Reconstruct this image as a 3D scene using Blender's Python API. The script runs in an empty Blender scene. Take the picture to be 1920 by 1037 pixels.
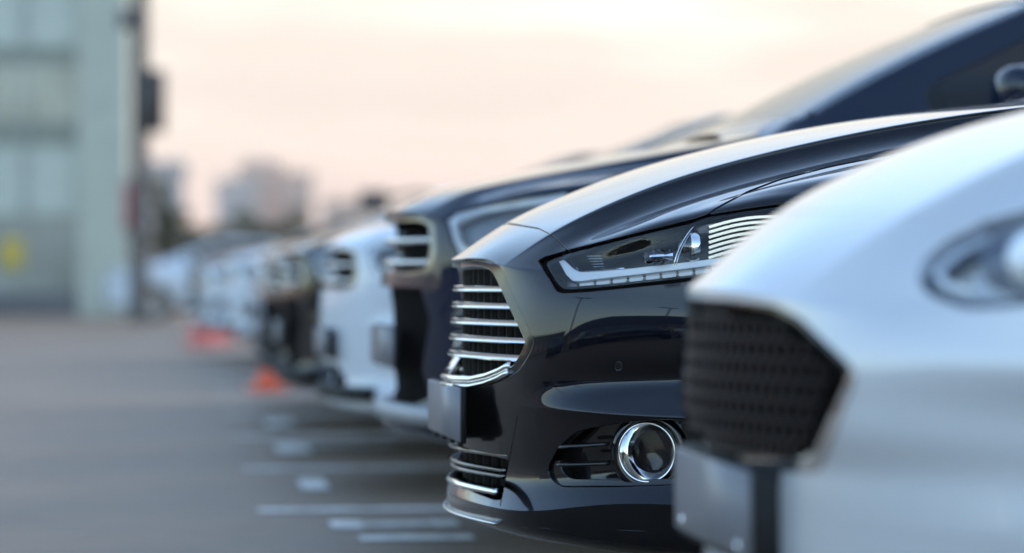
import bpy, math, random
import numpy as np
from mathutils import Vector

random.seed(7); RNG = np.random.default_rng(7)
S = bpy.context.scene
COL = S.collection

# ------------------------------------------------------------------ camera
cam_d = bpy.data.cameras.new('camera'); cam = bpy.data.objects.new('camera', cam_d); COL.objects.link(cam)
CAM_YAW = math.atan(.12115)
cam.location = (0, 0, .78); cam.rotation_euler = (math.radians(90), 0, -CAM_YAW)
cam_d.sensor_width = 36; cam_d.lens = 97.5; cam_d.clip_start = .1; cam_d.clip_end = 6000
cam_d.dof.use_dof = True; cam_d.dof.focus_distance = 5.45; cam_d.dof.aperture_fstop = 1.75
S.camera = cam

# ------------------------------------------------------------------ sky and sun
SUN_EL = math.radians(22); SUN_AZ = math.radians(50)         # azimuth measured from +Y towards +X
w = bpy.data.worlds.new('World'); S.world = w; w.use_nodes = True
nt = w.node_tree; nt.nodes.clear(); L = nt.links.new
def WN(t, ins=(), **k):
    n = nt.nodes.new(t)
    for a, b in k.items(): setattr(n, a, b)
    for i, v in enumerate(ins):
        if hasattr(v, 'is_output'): L(v, n.inputs[i])
        elif v is not None: n.inputs[i].default_value = v
    return n
def smooth(src, lo, hi, a=0., b=1.):
    n = WN('ShaderNodeMapRange', interpolation_type='SMOOTHSTEP'); L(src, n.inputs['Value'])
    for k, v in (('From Min', lo), ('From Max', hi), ('To Min', a), ('To Max', b)): n.inputs[k].default_value = v
    return n.outputs[0]
def wmix(f, a, b):
    n = WN('ShaderNodeMixRGB')
    for i, v in enumerate((f, a, b)):
        if hasattr(v, 'is_output'): L(v, n.inputs[i])
        else: n.inputs[i].default_value = (*v, 1) if isinstance(v, tuple) else v
    return n.outputs[0]
sky = WN('ShaderNodeTexSky', sky_type='NISHITA', sun_disc=False, sun_elevation=SUN_EL, sun_rotation=SUN_AZ,
         air_density=1.25, dust_density=.8, ozone_density=1.6, altitude=100)
tc = WN('ShaderNodeTexCoord'); sep = WN('ShaderNodeSeparateXYZ', (tc.outputs['Generated'],))
# thin evening haze and streaky cloud along the whole horizon, brighter towards the sun
mp = WN('ShaderNodeMapping', (tc.outputs['Generated'],)); mp.inputs['Scale'].default_value = (1, 1, 7.0)
nz = WN('ShaderNodeTexNoise'); nz.inputs['Scale'].default_value = 4.5; nz.inputs['Detail'].default_value = 6; nz.inputs['Roughness'].default_value = .55; L(mp.outputs[0], nz.inputs['Vector'])
nzc = WN('ShaderNodeMath', (nz.outputs['Fac'], .5), operation='SUBTRACT'); nzs = WN('ShaderNodeMath', (nzc.outputs[0], .22), operation='MULTIPLY')
zz = WN('ShaderNodeMath', (sep.outputs['Z'], nzs.outputs[0]), operation='ADD').outputs[0]
dt = WN('ShaderNodeVectorMath', operation='DOT_PRODUCT'); L(tc.outputs['Generated'], dt.inputs[0]); dt.inputs[1].default_value = (math.sin(.75), math.cos(.75), 0)
tow = smooth(dt.outputs['Value'], -.5, .75)
haze_c = wmix(smooth(sep.outputs['Z'], .10, .34), wmix(tow, (.80, .696, .672), (2.30, 2.22, 1.96)), wmix(tow, (.55, .62, .72), (1.70, 1.82, 1.95)))
haze_c = wmix(smooth(sep.outputs['Z'], .0, .10, .95, 0.), haze_c, wmix(tow, (0.72, 0.592, 0.56), (1.86, 1.30, 1.10)))
haze_c = wmix(smooth(nz.outputs['Fac'], .47, .68, 0., .6), haze_c, wmix(tow, (0.656, 0.56, 0.544), (1.70, 1.38, 1.22)))
zs = WN('ShaderNodeMath', (zz, smooth(dt.outputs['Value'], -.35, .75, 8., 1.)), operation='MULTIPLY').outputs[0]     # the veil reaches higher towards the sun
col = wmix(smooth(zs, .14, .62, 1., 0.), sky.outputs['Color'], haze_c)
bg = WN('ShaderNodeBackground'); bg.inputs['Strength'].default_value = .12; out = WN('ShaderNodeOutputWorld')
L(col, bg.inputs['Color']); L(bg.outputs['Background'], out.inputs['Surface'])

sun_d = bpy.data.lights.new('sun', 'SUN'); sun = bpy.data.objects.new('sun', sun_d); COL.objects.link(sun)
sun_d.energy = .5; sun_d.angle = math.radians(18); sun_d.color = (1, .80, .60)
sdir = Vector((math.sin(SUN_AZ) * math.cos(SUN_EL), math.cos(SUN_AZ) * math.cos(SUN_EL), math.sin(SUN_EL)))
sun.rotation_euler = sdir.to_track_quat('Z', 'Y').to_euler(); sun.location = (20, 40, 30)

S.view_settings.view_transform = 'Standard'; S.view_settings.look = 'None'
S.view_settings.exposure = 2.15; S.view_settings.gamma = 1.0; S.view_settings.use_curve_mapping = False
S.render.engine = 'CYCLES'; S.cycles.use_denoising = True
S.cycles.max_bounces = 10; S.cycles.transparent_max_bounces = 12; S.cycles.glossy_bounces = 6
S.cycles.caustics_reflective = False; S.cycles.caustics_refractive = False; S.cycles.sample_clamp_indirect = 6

# ------------------------------------------------------------------ materials
def material(name):
    m = bpy.data.materials.new(name); m.use_nodes = True
    return m, m.node_tree.nodes, m.node_tree.links.new, m.node_tree.nodes['Principled BSDF']
def plain(name, col, rough=.5, metal=0., spec=.5, coat=0., var=0., scale=6., bump=0., bscale=200., coord='Object', emit=None):
    m, N, Lk, p = material(name)
    p.inputs['Base Color'].default_value = (*col, 1); p.inputs['Roughness'].default_value = rough
    p.inputs['Metallic'].default_value = metal; p.inputs['Specular IOR Level'].default_value = spec
    p.inputs['Coat Weight'].default_value = coat; p.inputs['Coat Roughness'].default_value = .03
    t = N.new('ShaderNodeTexCoord')
    if var:
        n = N.new('ShaderNodeTexNoise'); n.inputs['Scale'].default_value = scale; n.inputs['Detail'].default_value = 5
        r = N.new('ShaderNodeMapRange'); r.inputs['From Min'].default_value = .3; r.inputs['From Max'].default_value = .7
        r.inputs['To Min'].default_value = 1 - var; r.inputs['To Max'].default_value = 1 + var
        h = N.new('ShaderNodeMixRGB'); h.blend_type = 'MULTIPLY'; h.inputs[0].default_value = 1; h.inputs[1].default_value = (*col, 1)
        Lk(t.outputs[coord], n.inputs['Vector']); Lk(n.outputs['Fac'], r.inputs['Value']); Lk(r.outputs[0], h.inputs[2]); Lk(h.outputs[0], p.inputs['Base Color'])
    if bump:
        n2 = N.new('ShaderNodeTexNoise'); n2.inputs['Scale'].default_value = bscale; n2.inputs['Detail'].default_value = 4
        b = N.new('ShaderNodeBump'); b.inputs['Strength'].default_value = bump; b.inputs['Distance'].default_value = .002
        Lk(t.outputs[coord], n2.inputs['Vector']); Lk(n2.outputs['Fac'], b.inputs['Height']); Lk(b.outputs['Normal'], p.inputs['Normal'])
    return m
def paint(name, col, metal=0., rough=.25, flake=.0, dust=.015):
    # automotive lacquer: a coloured base under clear coat, with a thin film of dust that dulls the coat unevenly
    m, N, Lk, p = material(name)
    p.inputs['Base Color'].default_value = (*col, 1); p.inputs['Metallic'].default_value = metal; p.inputs['Roughness'].default_value = rough
    p.inputs['Coat Weight'].default_value = 1; p.inputs['Coat IOR'].default_value = 1.41; p.inputs['Specular IOR Level'].default_value = .2 if 0 < metal < 1 else 0.
    t = N.new('ShaderNodeTexCoord'); n = N.new('ShaderNodeTexNoise'); n.inputs['Scale'].default_value = 3.5; n.inputs['Detail'].default_value = 6
    r = N.new('ShaderNodeMapRange'); r.inputs['From Min'].default_value = .3; r.inputs['From Max'].default_value = .75
    r.inputs['To Min'].default_value = .012; r.inputs['To Max'].default_value = .012 + dust
    Lk(t.outputs['Object'], n.inputs['Vector']); Lk(n.outputs['Fac'], r.inputs['Value']); Lk(r.outputs[0], p.inputs['Coat Roughness'])
    if flake:
        v = N.new('ShaderNodeTexVoronoi'); v.inputs['Scale'].default_value = 1400
        h = N.new('ShaderNodeMixRGB'); h.blend_type = 'MULTIPLY'; h.inputs[0].default_value = flake; h.inputs[1].default_value = (*col, 1)
        Lk(t.outputs['Object'], v.inputs['Vector']); Lk(v.outputs['Color'], h.inputs[2]); Lk(h.outputs[0], p.inputs['Base Color'])
    return m
def glass(name, tint=(1, 1, 1), f0=1.5, rough=0.):
    m = bpy.data.materials.new(name); m.use_nodes = True; N = m.node_tree.nodes; Lk = m.node_tree.links.new; N.clear()
    o = N.new('ShaderNodeOutputMaterial'); mx = N.new('ShaderNodeMixShader'); tr = N.new('ShaderNodeBsdfTransparent'); gl = N.new('ShaderNodeBsdfGlossy'); fr = N.new('ShaderNodeFresnel')
    tr.inputs['Color'].default_value = (*tint, 1); gl.inputs['Roughness'].default_value = rough; fr.inputs['IOR'].default_value = f0
    Lk(fr.outputs[0], mx.inputs[0]); Lk(tr.outputs[0], mx.inputs[1]); Lk(gl.outputs[0], mx.inputs[2]); Lk(mx.outputs[0], o.inputs['Surface'])
    return m
M = dict(
    black=paint('black_lacquer', (.0014, .0028, .0075), metal=1., rough=.30, dust=.010),
    silver=paint('silver_lacquer', (.56, .57, .60), metal=.30, rough=.36, flake=.12, dust=.03),
    navy=paint('navy_lacquer', (.004, .010, .026)),
    white=paint('white_lacquer', (.58, .61, .66), rough=.35),
    slate=paint('slate_lacquer', (.004, .0045, .006)),
    icy=paint('icy_silver_lacquer', (.42, .48, .56), metal=.4, rough=.32),
    chrome=plain('chrome', (.78, .79, .80), .06, 1.),
    satin=plain('satin_chrome', (.62, .63, .65), .22, 1.),
    darkchrome=plain('dark_chrome', (.16, .155, .15), .10, 1.),
    gloss=plain('gloss_black_plastic', (.006, .006, .007), .10, spec=.5),
    plastic=plain('black_plastic', (.011, .011, .012), .65, spec=.25, var=.25, scale=40, bump=.15, bscale=900),
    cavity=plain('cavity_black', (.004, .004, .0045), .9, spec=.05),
    rubber=plain('tyre_rubber', (.014, .014, .015), .75, var=.3, scale=30, bump=.3, bscale=300),
    rim=plain('alloy_rim', (.42, .43, .45), .28, .9),
    plate=plain('number_plate_grey', (.17, .17, .19), .4, var=.04, scale=10),
    steel=plain('skid_silver', (.30, .31, .33), .5, .3),
    seat=plain('seat_cloth', (.03, .03, .033), .9, var=.2, scale=60),
    fogglass=glass('fog_lens', (.9, .9, .92), 1.18),
    lens=glass('headlamp_lens', (.97, .98, 1.0), 1.45),
    optic=glass('optic_glass', (.9, .92, .95), 1.6),
    tinted=glass('tinted_side_glass', (.10, .115, .125), 1.5),
    screen=glass('brightened_windscreen', (.9, .94, .95), 3.4),  # index set far above glass to brighten the pane, not a coating
    window=glass('window_glass', (.90, .94, .95), 1.7),
    lightguide=plain('light_guide_white', (.80, .84, .90), .22, spec=.7),
    ball=plain('projector_ball', (.035, .04, .05), .03, spec=1.),
    led=plain('led_cell', (.62, .63, .65), .25, spec=.7),
    ledgap=plain('led_reflector', (.24, .25, .26), .3, metal=.2),
    amber=plain('amber_lens', (.5, .16, .02), .2),
    greybezel=plain('grey_bezel', (.16, .18, .22), .3),
    bluebezel=plain('blue_grey_bezel', (.13, .155, .21), .35),
    bezel=plain('headlamp_bezel', (.030, .036, .050), .18),  # bluish base stands in for sky reflected by lens and bezel
    orange=plain('cone_orange', (.78, .10, .02), .45, var=.15, scale=12),
    conered=plain('cone_red', (.60, .12, .10), .45, var=.15, scale=12),
    conewhite=plain('cone_white_band', (.75, .75, .73), .4),
)

# ------------------------------------------------------------------ mesh helpers
def mesh_obj(name, V, F, mat, parent=None, normals=None, smooth=True):
    me = bpy.data.meshes.new(name); me.from_pydata([tuple(map(float, v)) for v in V], [], [tuple(int(i) for i in f) for f in F])
    me.materials.append(M[mat] if isinstance(mat, str) else mat)
    if smooth: me.polygons.foreach_set('use_smooth', [True] * len(me.polygons))
    me.update()
    if normals is not None: me.normals_split_custom_set_from_vertices([tuple(map(float, n)) for n in normals])
    o = bpy.data.objects.new(name, me); COL.objects.link(o)
    if parent is not None: o.parent = parent
    return o
def empty(name, loc=(0, 0, 0), rz=0., label=None, cat=None, group=None, parent=None):
    o = bpy.data.objects.new(name, None); COL.objects.link(o); o.location = loc; o.rotation_euler = (0, 0, rz); o.empty_display_size = .1
    if label: o['label'] = label
    if cat: o['category'] = cat
    if group: o['group'] = group
    if parent is not None: o.parent = parent
    return o
def tag(o, label=None, cat=None, group=None, kind=None):
    for k, v in (('label', label), ('category', cat), ('group', group), ('kind', kind)):
        if v: o[k] = v
    return o
class MB:
    """collects boxes, lathes and sweeps for ONE mesh"""
    def __init__(s): s.V = []; s.F = []
    def add(s, V, F):
        k = len(s.V); s.V += [tuple(v) for v in V]; s.F += [tuple(i + k for i in f) for f in F]; return s
    def box(s, lo, hi, bev=0.):
        x0, y0, z0 = lo; x1, y1, z1 = hi
        if bev <= 0:
            return s.add([(x0, y0, z0), (x1, y0, z0), (x1, y1, z0), (x0, y1, z0), (x0, y0, z1), (x1, y0, z1), (x1, y1, z1), (x0, y1, z1)],
                         [(3, 2, 1, 0), (4, 5, 6, 7), (0, 1, 5, 4), (1, 2, 6, 5), (2, 3, 7, 6), (3, 0, 4, 7)])
        b = bev
        def ring(z, i): return [(x0 + i, y0 + i, z), (x1 - i, y0 + i, z), (x1 - i, y1 - i, z), (x0 + i, y1 - i, z)]
        V = ring(z0, b) + ring(z0 + b, 0) + ring(z1 - b, 0) + ring(z1, b); F = [(3, 2, 1, 0), (12, 13, 14, 15)]
        for r in range(3):
            for i in range(4): j = (i + 1) % 4; F.append((r * 4 + i, r * 4 + j, r * 4 + 4 + j, r * 4 + 4 + i))
        return s.add(V, F)
    def lathe(s, prof, org, axis, up=(0, 0, 1), n=48, cap=False, arc=(0, 1)):
        ax = Vector(axis).normalized(); t = Vector(up).cross(ax)
        if t.length < 1e-4: t = Vector((1, 0, 0)).cross(ax)
        t.normalize(); q = ax.cross(t); V = []; full = arc == (0, 1); m = n if full else n + 1
        for (r, x) in prof:
            for i in range(m):
                th = 2 * math.pi * (arc[0] + (arc[1] - arc[0]) * i / n)
                V.append(Vector(org) + ax * x + t * (r * math.cos(th)) + q * (r * math.sin(th)))
        F = []
        for k in range(len(prof) - 1):
            for i in range(n if full else n):
                j = (i + 1) % m
                if not full and i == n: continue
                F.append((k * m + i, k * m + j, (k + 1) * m + j, (k + 1) * m + i))
        if cap: F.append(tuple(range((len(prof) - 1) * m, len(prof) * m)))
        return s.add(V, F)
    def sweep(s, path, prof, up=(0, 0, 1), closed=True, caps=True):
        path = [Vector(p) for p in path]; n = len(path); m = len(prof); V = []
        for i, p in enumerate(path):
            t = (path[min(i + 1, n - 1)] - path[max(i - 1, 0)]).normalized(); r = t.cross(Vector(up)).normalized(); u = r.cross(t)
            V += [p + r * x + u * y for x, y in prof]
        F = []
        for i in range(n - 1):
            for j in range(m if closed else m - 1):
                k = (j + 1) % m; F.append((i * m + j, i * m + k, (i + 1) * m + k, (i + 1) * m + j))
        if caps and closed: F += [tuple(range(m))[::-1], tuple(range((n - 1) * m, n * m))]
        return s.add(V, F)
    def obj(s, name, mat, parent=None, smooth=True): return mesh_obj(name, s.V, s.F, mat, parent, smooth=smooth)
def circ(r, n=10, rx=None): return [((rx or r) * math.cos(2 * math.pi * i / n), r * math.sin(2 * math.pi * i / n)) for i in range(n)]
def sharp(o, ang=35):
    o.data.set_sharp_from_angle(angle=math.radians(ang)); return o

# ------------------------------------------------------------------ body surfaces
# Each car body is one smooth spline surface through a net of stations (a = metres behind the nose,
# b = metres out from the centre line, z = height).  Openings are cut from it along outlines taken from a side drawing.
def pad(C):
    top = 2 * C[:1] - C[1:2]; bot = 2 * C[-1:] - C[-2:-1]; C = np.concatenate([top, C, bot], 0)
    left = C[:, 1:2].copy(); left[..., 1] *= -1; right = 2 * C[:, -1:] - C[:, -2:-1]
    return np.concatenate([left, C, right], 1)
def bas(t): return np.stack([(1 - t) ** 3, 3 * t ** 3 - 6 * t ** 2 + 4, -3 * t ** 3 + 3 * t ** 2 + 3 * t + 1, t ** 3], -1) / 6
def dbas(t): return np.stack([-3 * (1 - t) ** 2, 9 * t ** 2 - 12 * t, -9 * t ** 2 + 6 * t + 3, 3 * t ** 2], -1) / 6
class Body:
    def __init__(s, rows, pose, fit=2, k=.75):
        T = np.array(rows, float); C = T.copy()
        for _ in range(fit):
            P = pad(C); R = (P[:-2] + 4 * P[1:-1] + P[2:]) / 6; R = (R[:, :-2] + 4 * R[:, 1:-1] + R[:, 2:]) / 6
            C = C + k * (T - R); C[:, 0, 1] = 0
        s.P = pad(C); s.nr, s.nc = T.shape[:2]
        X0, Y0, yaw = pose; s.X0, s.Y0, s.c, s.s = X0, Y0, math.cos(math.radians(yaw)), math.sin(math.radians(yaw))
    def ev(s, u, v):
        i = np.clip(np.floor(u).astype(int), 0, s.nr - 2); j = np.clip(np.floor(v).astype(int), 0, s.nc - 2)
        bu, bv, du, dv = bas(u - i), bas(v - j), dbas(u - i), dbas(v - j)
        P = np.zeros(u.shape + (3,)); U = P.copy(); W = P.copy()
        for m in range(4):
            for n in range(4):
                c = s.P[i + m, j + n]
                P += (bu[..., m] * bv[..., n])[..., None] * c; U += (du[..., m] * bv[..., n])[..., None] * c; W += (bu[..., m] * dv[..., n])[..., None] * c
        for A in (P, U, W): A[..., 1] *= -1
        N = np.cross(W, U); N /= np.maximum(np.linalg.norm(N, axis=-1, keepdims=True), 1e-9)
        return P, N
    def sheet(s, P):            # side drawing of the car: vantage 0.78 m up, drawn at 5200 units per metre of distance
        x, y, z = P[..., 0], P[..., 1], P[..., 2]; X = s.X0 + x * s.c - y * s.s; Y = s.Y0 + y * s.c + x * s.s
        sn, cs = math.sin(CAM_YAW), math.cos(CAM_YAW); d = X * sn + Y * cs
        return np.stack([960 + 5200 * (X * cs - Y * sn) / d, 518.5 - 5200 * (z - .78) / d], -1)
    def on(s, px, py, b, off=0.):   # a point of the drawing at a chosen station b -> car coordinates
        q = (px - 960) / 5200; sn, cs = math.sin(CAM_YAW), math.cos(CAM_YAW); dx, dy = sn + q * cs, cs - q * sn
        A = np.array([[s.c, -dx], [s.s, -dy]]); a, k = np.linalg.solve(A, np.array([-s.X0 - b * s.s, -s.Y0 + b * s.c]))
        return Vector((a, -b, .78 + (518.5 - py) / 5200 * k))
    def at(s, b, z, umin=1.5, umax=17.6):       # point of the front surface at station b and height z (and its outward normal)
        if not hasattr(s, 'look'):
            u, v = np.meshgrid(np.linspace(umin, umax, 240), np.linspace(0, 7, 160), indexing='ij'); s.look = (u, v, s.ev(u, v)[0])
        u, v, P = s.look; k = np.argmin((P[..., 1] + abs(b)) ** 2 + (P[..., 2] - z) ** 2); u, v = u.flat[k], v.flat[k]
        for _ in range(4):
            f = lambda uu, vv: s.ev(np.array([uu]), np.array([vv]))[0][0, 1:]
            p = f(u, v); J = np.stack([(f(u + .01, v) - p) / .01, (f(u, v + .01) - p) / .01], 1); d = np.linalg.lstsq(J, np.array([-abs(b), z]) - p, rcond=None)[0]
            u = min(max(u + np.clip(d[0], -.3, .3), umin), umax); v = min(max(v + np.clip(d[1], -.3, .3), 0), 7)
        p = s.ev(np.array([u]), np.array([v]))[0][0]
        return float(p[0])
    def reach(s, px, z):        # station b at which the surface at height z meets the drawing abscissa px
        bs = np.linspace(.05, .6, 56); xs = [s.sheet(np.array([s.at(b, z), -b, z]))[0] for b in bs]
        return float(np.interp(px, xs, bs))
    def grid(s, us, vs):
        u, v = np.meshgrid(us, vs, indexing='ij'); P, N = s.ev(u, v); return u, v, P, N, s.sheet(P)
def roundpoly(pts, r=6., n=4):
    out = []; m = len(pts); pts = [np.array(p, float) for p in pts]
    for i in range(m):
        p, a, b = pts[i], pts[i - 1], pts[(i + 1) % m]; la, lb = np.linalg.norm(a - p), np.linalg.norm(b - p)
        ra = min(r, .45 * la, .45 * lb); s0 = p + (a - p) / la * ra; s1 = p + (b - p) / lb * ra
        for k in range(n + 1): t = k / n; out.append((1 - t) ** 2 * s0 + 2 * t * (1 - t) * p + t * t * s1)
    return np.array(out)
def sdf(Q, poly):
    sh = Q.shape[:-1]; q = Q.reshape(-1, 2); d = np.full(len(q), 1e9); ins = np.zeros(len(q), bool)
    for a, b in zip(poly, np.roll(poly, -1, 0)):
        e = b - a; wv = q - a; t = np.clip((wv @ e) / max(e @ e, 1e-9), 0, 1); d = np.minimum(d, np.hypot(*(wv - t[:, None] * e).T))
        c = (a[1] > q[:, 1]) != (b[1] > q[:, 1]); ins ^= c & (q[:, 0] < a[0] + (q[:, 1] - a[1]) * e[0] / (e[1] if abs(e[1]) > 1e-9 else 1e-9))
    return np.where(ins, d, -d).reshape(sh)
def pline(Q, pts):
    sh = Q.shape[:-1]; q = Q.reshape(-1, 2); d = np.full(len(q), 1e9); pts = np.array(pts, float)
    for a, b in zip(pts[:-1], pts[1:]):
        e = b - a; wv = q - a; t = np.clip((wv @ e) / (e @ e), 0, 1); d = np.minimum(d, np.hypot(*(wv - t[:, None] * e).T))
    return d.reshape(sh)
def clip(P, N, phi):
    nu, nv = phi.shape; ins = phi > 0; idx = np.arange(nu * nv).reshape(nu, nv)
    c = np.stack([idx[:-1, :-1], idx[:-1, 1:], idx[1:, 1:], idx[1:, :-1]], -1).reshape(-1, 4)
    fi = ins.ravel()[c]; cnt = fi.sum(1); full = c[cnt == 4]; mixed = c[(cnt > 0) & (cnt < 4)]
    V = P.reshape(-1, 3); NN = N.reshape(-1, 3); ph = phi.ravel(); xv = []; xn = []; key = {}; F = [tuple(f) for f in full]; B = []; base = nu * nv
    for q in mixed:
        poly = []; cross = []
        for k in range(4):
            a, b = int(q[k]), int(q[(k + 1) & 3]); ia, ib = ph[a] > 0, ph[b] > 0
            if ia: poly.append(a)
            if ia != ib:
                kk = (a, b) if a < b else (b, a)
                if kk not in key:
                    t = ph[a] / (ph[a] - ph[b]); t = min(max(t, .02), .98); key[kk] = base + len(xv); xv.append(V[a] * (1 - t) + V[b] * t); n = NN[a] * (1 - t) + NN[b] * t; xn.append(n / np.linalg.norm(n))
                poly.append(key[kk]); cross.append((key[kk], ia))
        if len(poly) >= 3: F.append(tuple(poly))
        if len(cross) == 2:
            (p0, e0), (p1, e1) = cross; B.append((p0, p1) if e0 else (p1, p0))
    V = np.concatenate([V, np.array(xv).reshape(-1, 3)]); NN = np.concatenate([NN, np.array(xn).reshape(-1, 3)])
    used = np.zeros(len(V), bool)
    for f in F: used[list(f)] = True
    mp_ = np.cumsum(used) - 1
    return V[used], NN[used], [tuple(int(mp_[i]) for i in f) for f in F], [(int(mp_[a]), int(mp_[b])) for a, b in B if used[a] and used[b]]
def lip(V, N, B, depth, r=.0016, inset=0.):
    D = {}; 
    for a, b in B:
        n = N[a] + N[b]; d = np.cross(V[b] - V[a], n); l = np.linalg.norm(d)
        if l < 1e-9: continue
        for k in (a, b): D[k] = D.get(k, 0) + d / l
    ks = {k: i for i, k in enumerate(D)}; W = []; 
    for k, d in D.items():
        d = d / max(np.linalg.norm(d), 1e-9); p, n = V[k], N[k]
        W += [p, p + d * r * .7 - n * r * .3, p + d * r - n * r, p + d * (r + inset) - n * depth]
    F = []
    for a, b in B:
        if a in ks and b in ks:
            i, j = ks[a] * 4, ks[b] * 4
            for m in range(3): F.append((j + m, i + m, i + m + 1, j + m + 1))
    return np.array(W).reshape(-1, 3), F
def both(V, N, F):
    """near half plus its mirror image as one mesh"""
    W = V * [1, -1, 1]; K = N * [1, -1, 1] if N is not None else None; n = len(V)
    return np.concatenate([V, W]), (np.concatenate([N, K]) if N is not None else None), list(F) + [tuple(i + n for i in f[::-1]) for f in F]
def flipped(V, N, F): return V * [1, -1, 1], (N * [1, -1, 1] if N is not None else None), [f[::-1] for f in F]
class Shell:
    """a sampled body whose panels and insets can be cut out"""
    def __init__(s, body, us, vs): s.b = body; s.us, s.vs = us, vs; s.u, s.v, s.P, s.N, s.Q = body.grid(us, vs)
    def panel(s, name, phi, mat, parent, lipd=.02, lipmat=None, sides='joint', off=0.):
        V, N, F, B = clip(s.P - s.N * off, s.N, phi); LV, LF = lip(V, N, B, lipd) if lipd else (np.zeros((0, 3)), [])
        return s.emit(name, V, N, F, mat, parent, LV, LF, lipmat, sides)
    def emit(s, name, V, N, F, mat, parent, LV, LF, lipmat, sides):
        res = []
        for sd in (['joint'] if sides == 'joint' else [1, -1] if sides == 'pair' else [1]):
            if sd == 'joint': v, n, f = both(V, N, F)
            elif sd == 1: v, n, f = V, N, F
            else: v, n, f = flipped(V, N, F)
            k = len(v)
            if len(LV):
                lv, _, lf = both(LV, None, LF) if sd == 'joint' else (LV, None, LF) if sd == 1 else flipped(LV, None, LF)
                # lip normals from geometry
                ln = np.zeros_like(lv)
                for q in lf:
                    e = np.cross(lv[q[1]] - lv[q[0]], lv[q[2]] - lv[q[0]]); ln[list(q)] += e
                ln /= np.maximum(np.linalg.norm(ln, axis=1, keepdims=True), 1e-12)
                ln[np.linalg.norm(ln, axis=1) < .5] = (0, 0, 1)
                v = np.concatenate([v, lv]); n = np.concatenate([n, ln]); f = list(f) + [tuple(i + k for i in q) for q in lf]
            p = parent if not isinstance(parent, (list, tuple)) else parent[0 if sd in (1, 'joint') else 1]
            o = mesh_obj(name, v, f, mat, p, n)
            if lipmat:
                o.data.materials.append(M[lipmat]); nf = len(F) * (2 if sd == 'joint' else 1)
                mi = np.zeros(len(o.data.polygons), int); mi[nf:] = 1; o.data.polygons.foreach_set('material_index', mi)
            res.append(o)
        return res if sides == 'pair' else res[0]
    def patch(s, name, poly, mat, parent, off=0., lipd=0., r=4., sides='pair', n=90, extra=None, lipmat=None, umax=None, lipr=.0016, flat=False):
        def inw(N):
            if not flat: return N
            K = N * [1, 1, 0]; return K / np.maximum(np.linalg.norm(K, axis=-1, keepdims=True), 1e-6)
        poly = roundpoly(poly, r); lo, hi = poly.min(0) - 8, poly.max(0) + 8; Q0 = s.b.sheet(s.P - inw(s.N) * off)
        ph = np.where((Q0[..., 0] > lo[0]) & (Q0[..., 0] < hi[0]) & (Q0[..., 1] > lo[1]) & (Q0[..., 1] < hi[1]) & (s.u < (umax or UK)), 1, -99)
        I, J = np.where(ph > -12); u0, u1 = s.us[max(I.min() - 1, 0)], s.us[min(I.max() + 1, len(s.us) - 1)]; v0, v1 = s.vs[max(J.min() - 1, 0)], s.vs[min(J.max() + 1, len(s.vs) - 1)]
        u, v, P, N, Q = s.b.grid(np.linspace(u0, u1, n), np.linspace(v0, v1, n)); Q = s.b.sheet(P - inw(N) * off); phi = sdf(Q, poly)
        if extra is not None: phi = np.minimum(phi, extra(Q))
        V, N2, F, B = clip(P - inw(N) * off, N, phi); LV, LF = lip(V, N2, B, lipd, r=lipr) if lipd else (np.zeros((0, 3)), [])
        return s.emit(name, V, N2, F, mat, parent, LV, LF, lipmat, sides)

# base stations of a four-door car; columns run from the centre line round the corner to the sill
PB = [0, .15, .29, .325, .40, .50, .60, .70, .79, .86, .905, .925]
PA = [-.006, .004, .028, .036, .058, .108, .185, .278, .378, .50, .65, .82]
FASCIA = [  # z centre, inner, corner | setback centre, inner, corner
    (.225, .22, .215, -.20, -.2, -.25), (.252, .240, .226, -.03, -.05, -.058), (.28, .270, .275, 0, -.010, -.016),
    (.297, .296, .329, .0, -.001, -.002), (.303, .302, .336, .0, 0, 0), (.310, .308, .342, 0, -.004, -.004), (.36, .36, .390, -.004, -.036, -.032), (.43, .43, .43, .002, -.026, -.026),
    (.497, .50, .492, .010, -.017, -.020), (.515, .515, .508, .012, -.015, -.008), (.545, .545, .538, .014, -.013, -.038), (.575, .575, .570, .014, -.012, -.048),
    (.615, .615, .615, .011, -.012, -.039), (.66, .66, .66, .008, -.015, -.034), (.71, .71, .71, .004, -.021, -.036), (.755, .755, .75, .001, -.029, -.043)]
NOSE = [(.002, 0, .811), (.014, .15, .814), (.058, .30, .802), (.088, .40, .792), (.118, .50, .790), (.20, .61, .800), (.285, .69, .818), (.37, .765, .835), (.50, .84, .85), (.66, .895, .80), (.83, .922, .66)]
NOSE2 = [(.012, 0, .822), (.024, .15, .823), (.066, .30, .810), (.098, .40, .803), (.130, .495, .805), (.216, .605, .818), (.302, .68, .838), (.388, .755, .855), (.52, .832, .875), (.67, .89, .815), (.835, .922, .67)]
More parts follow.
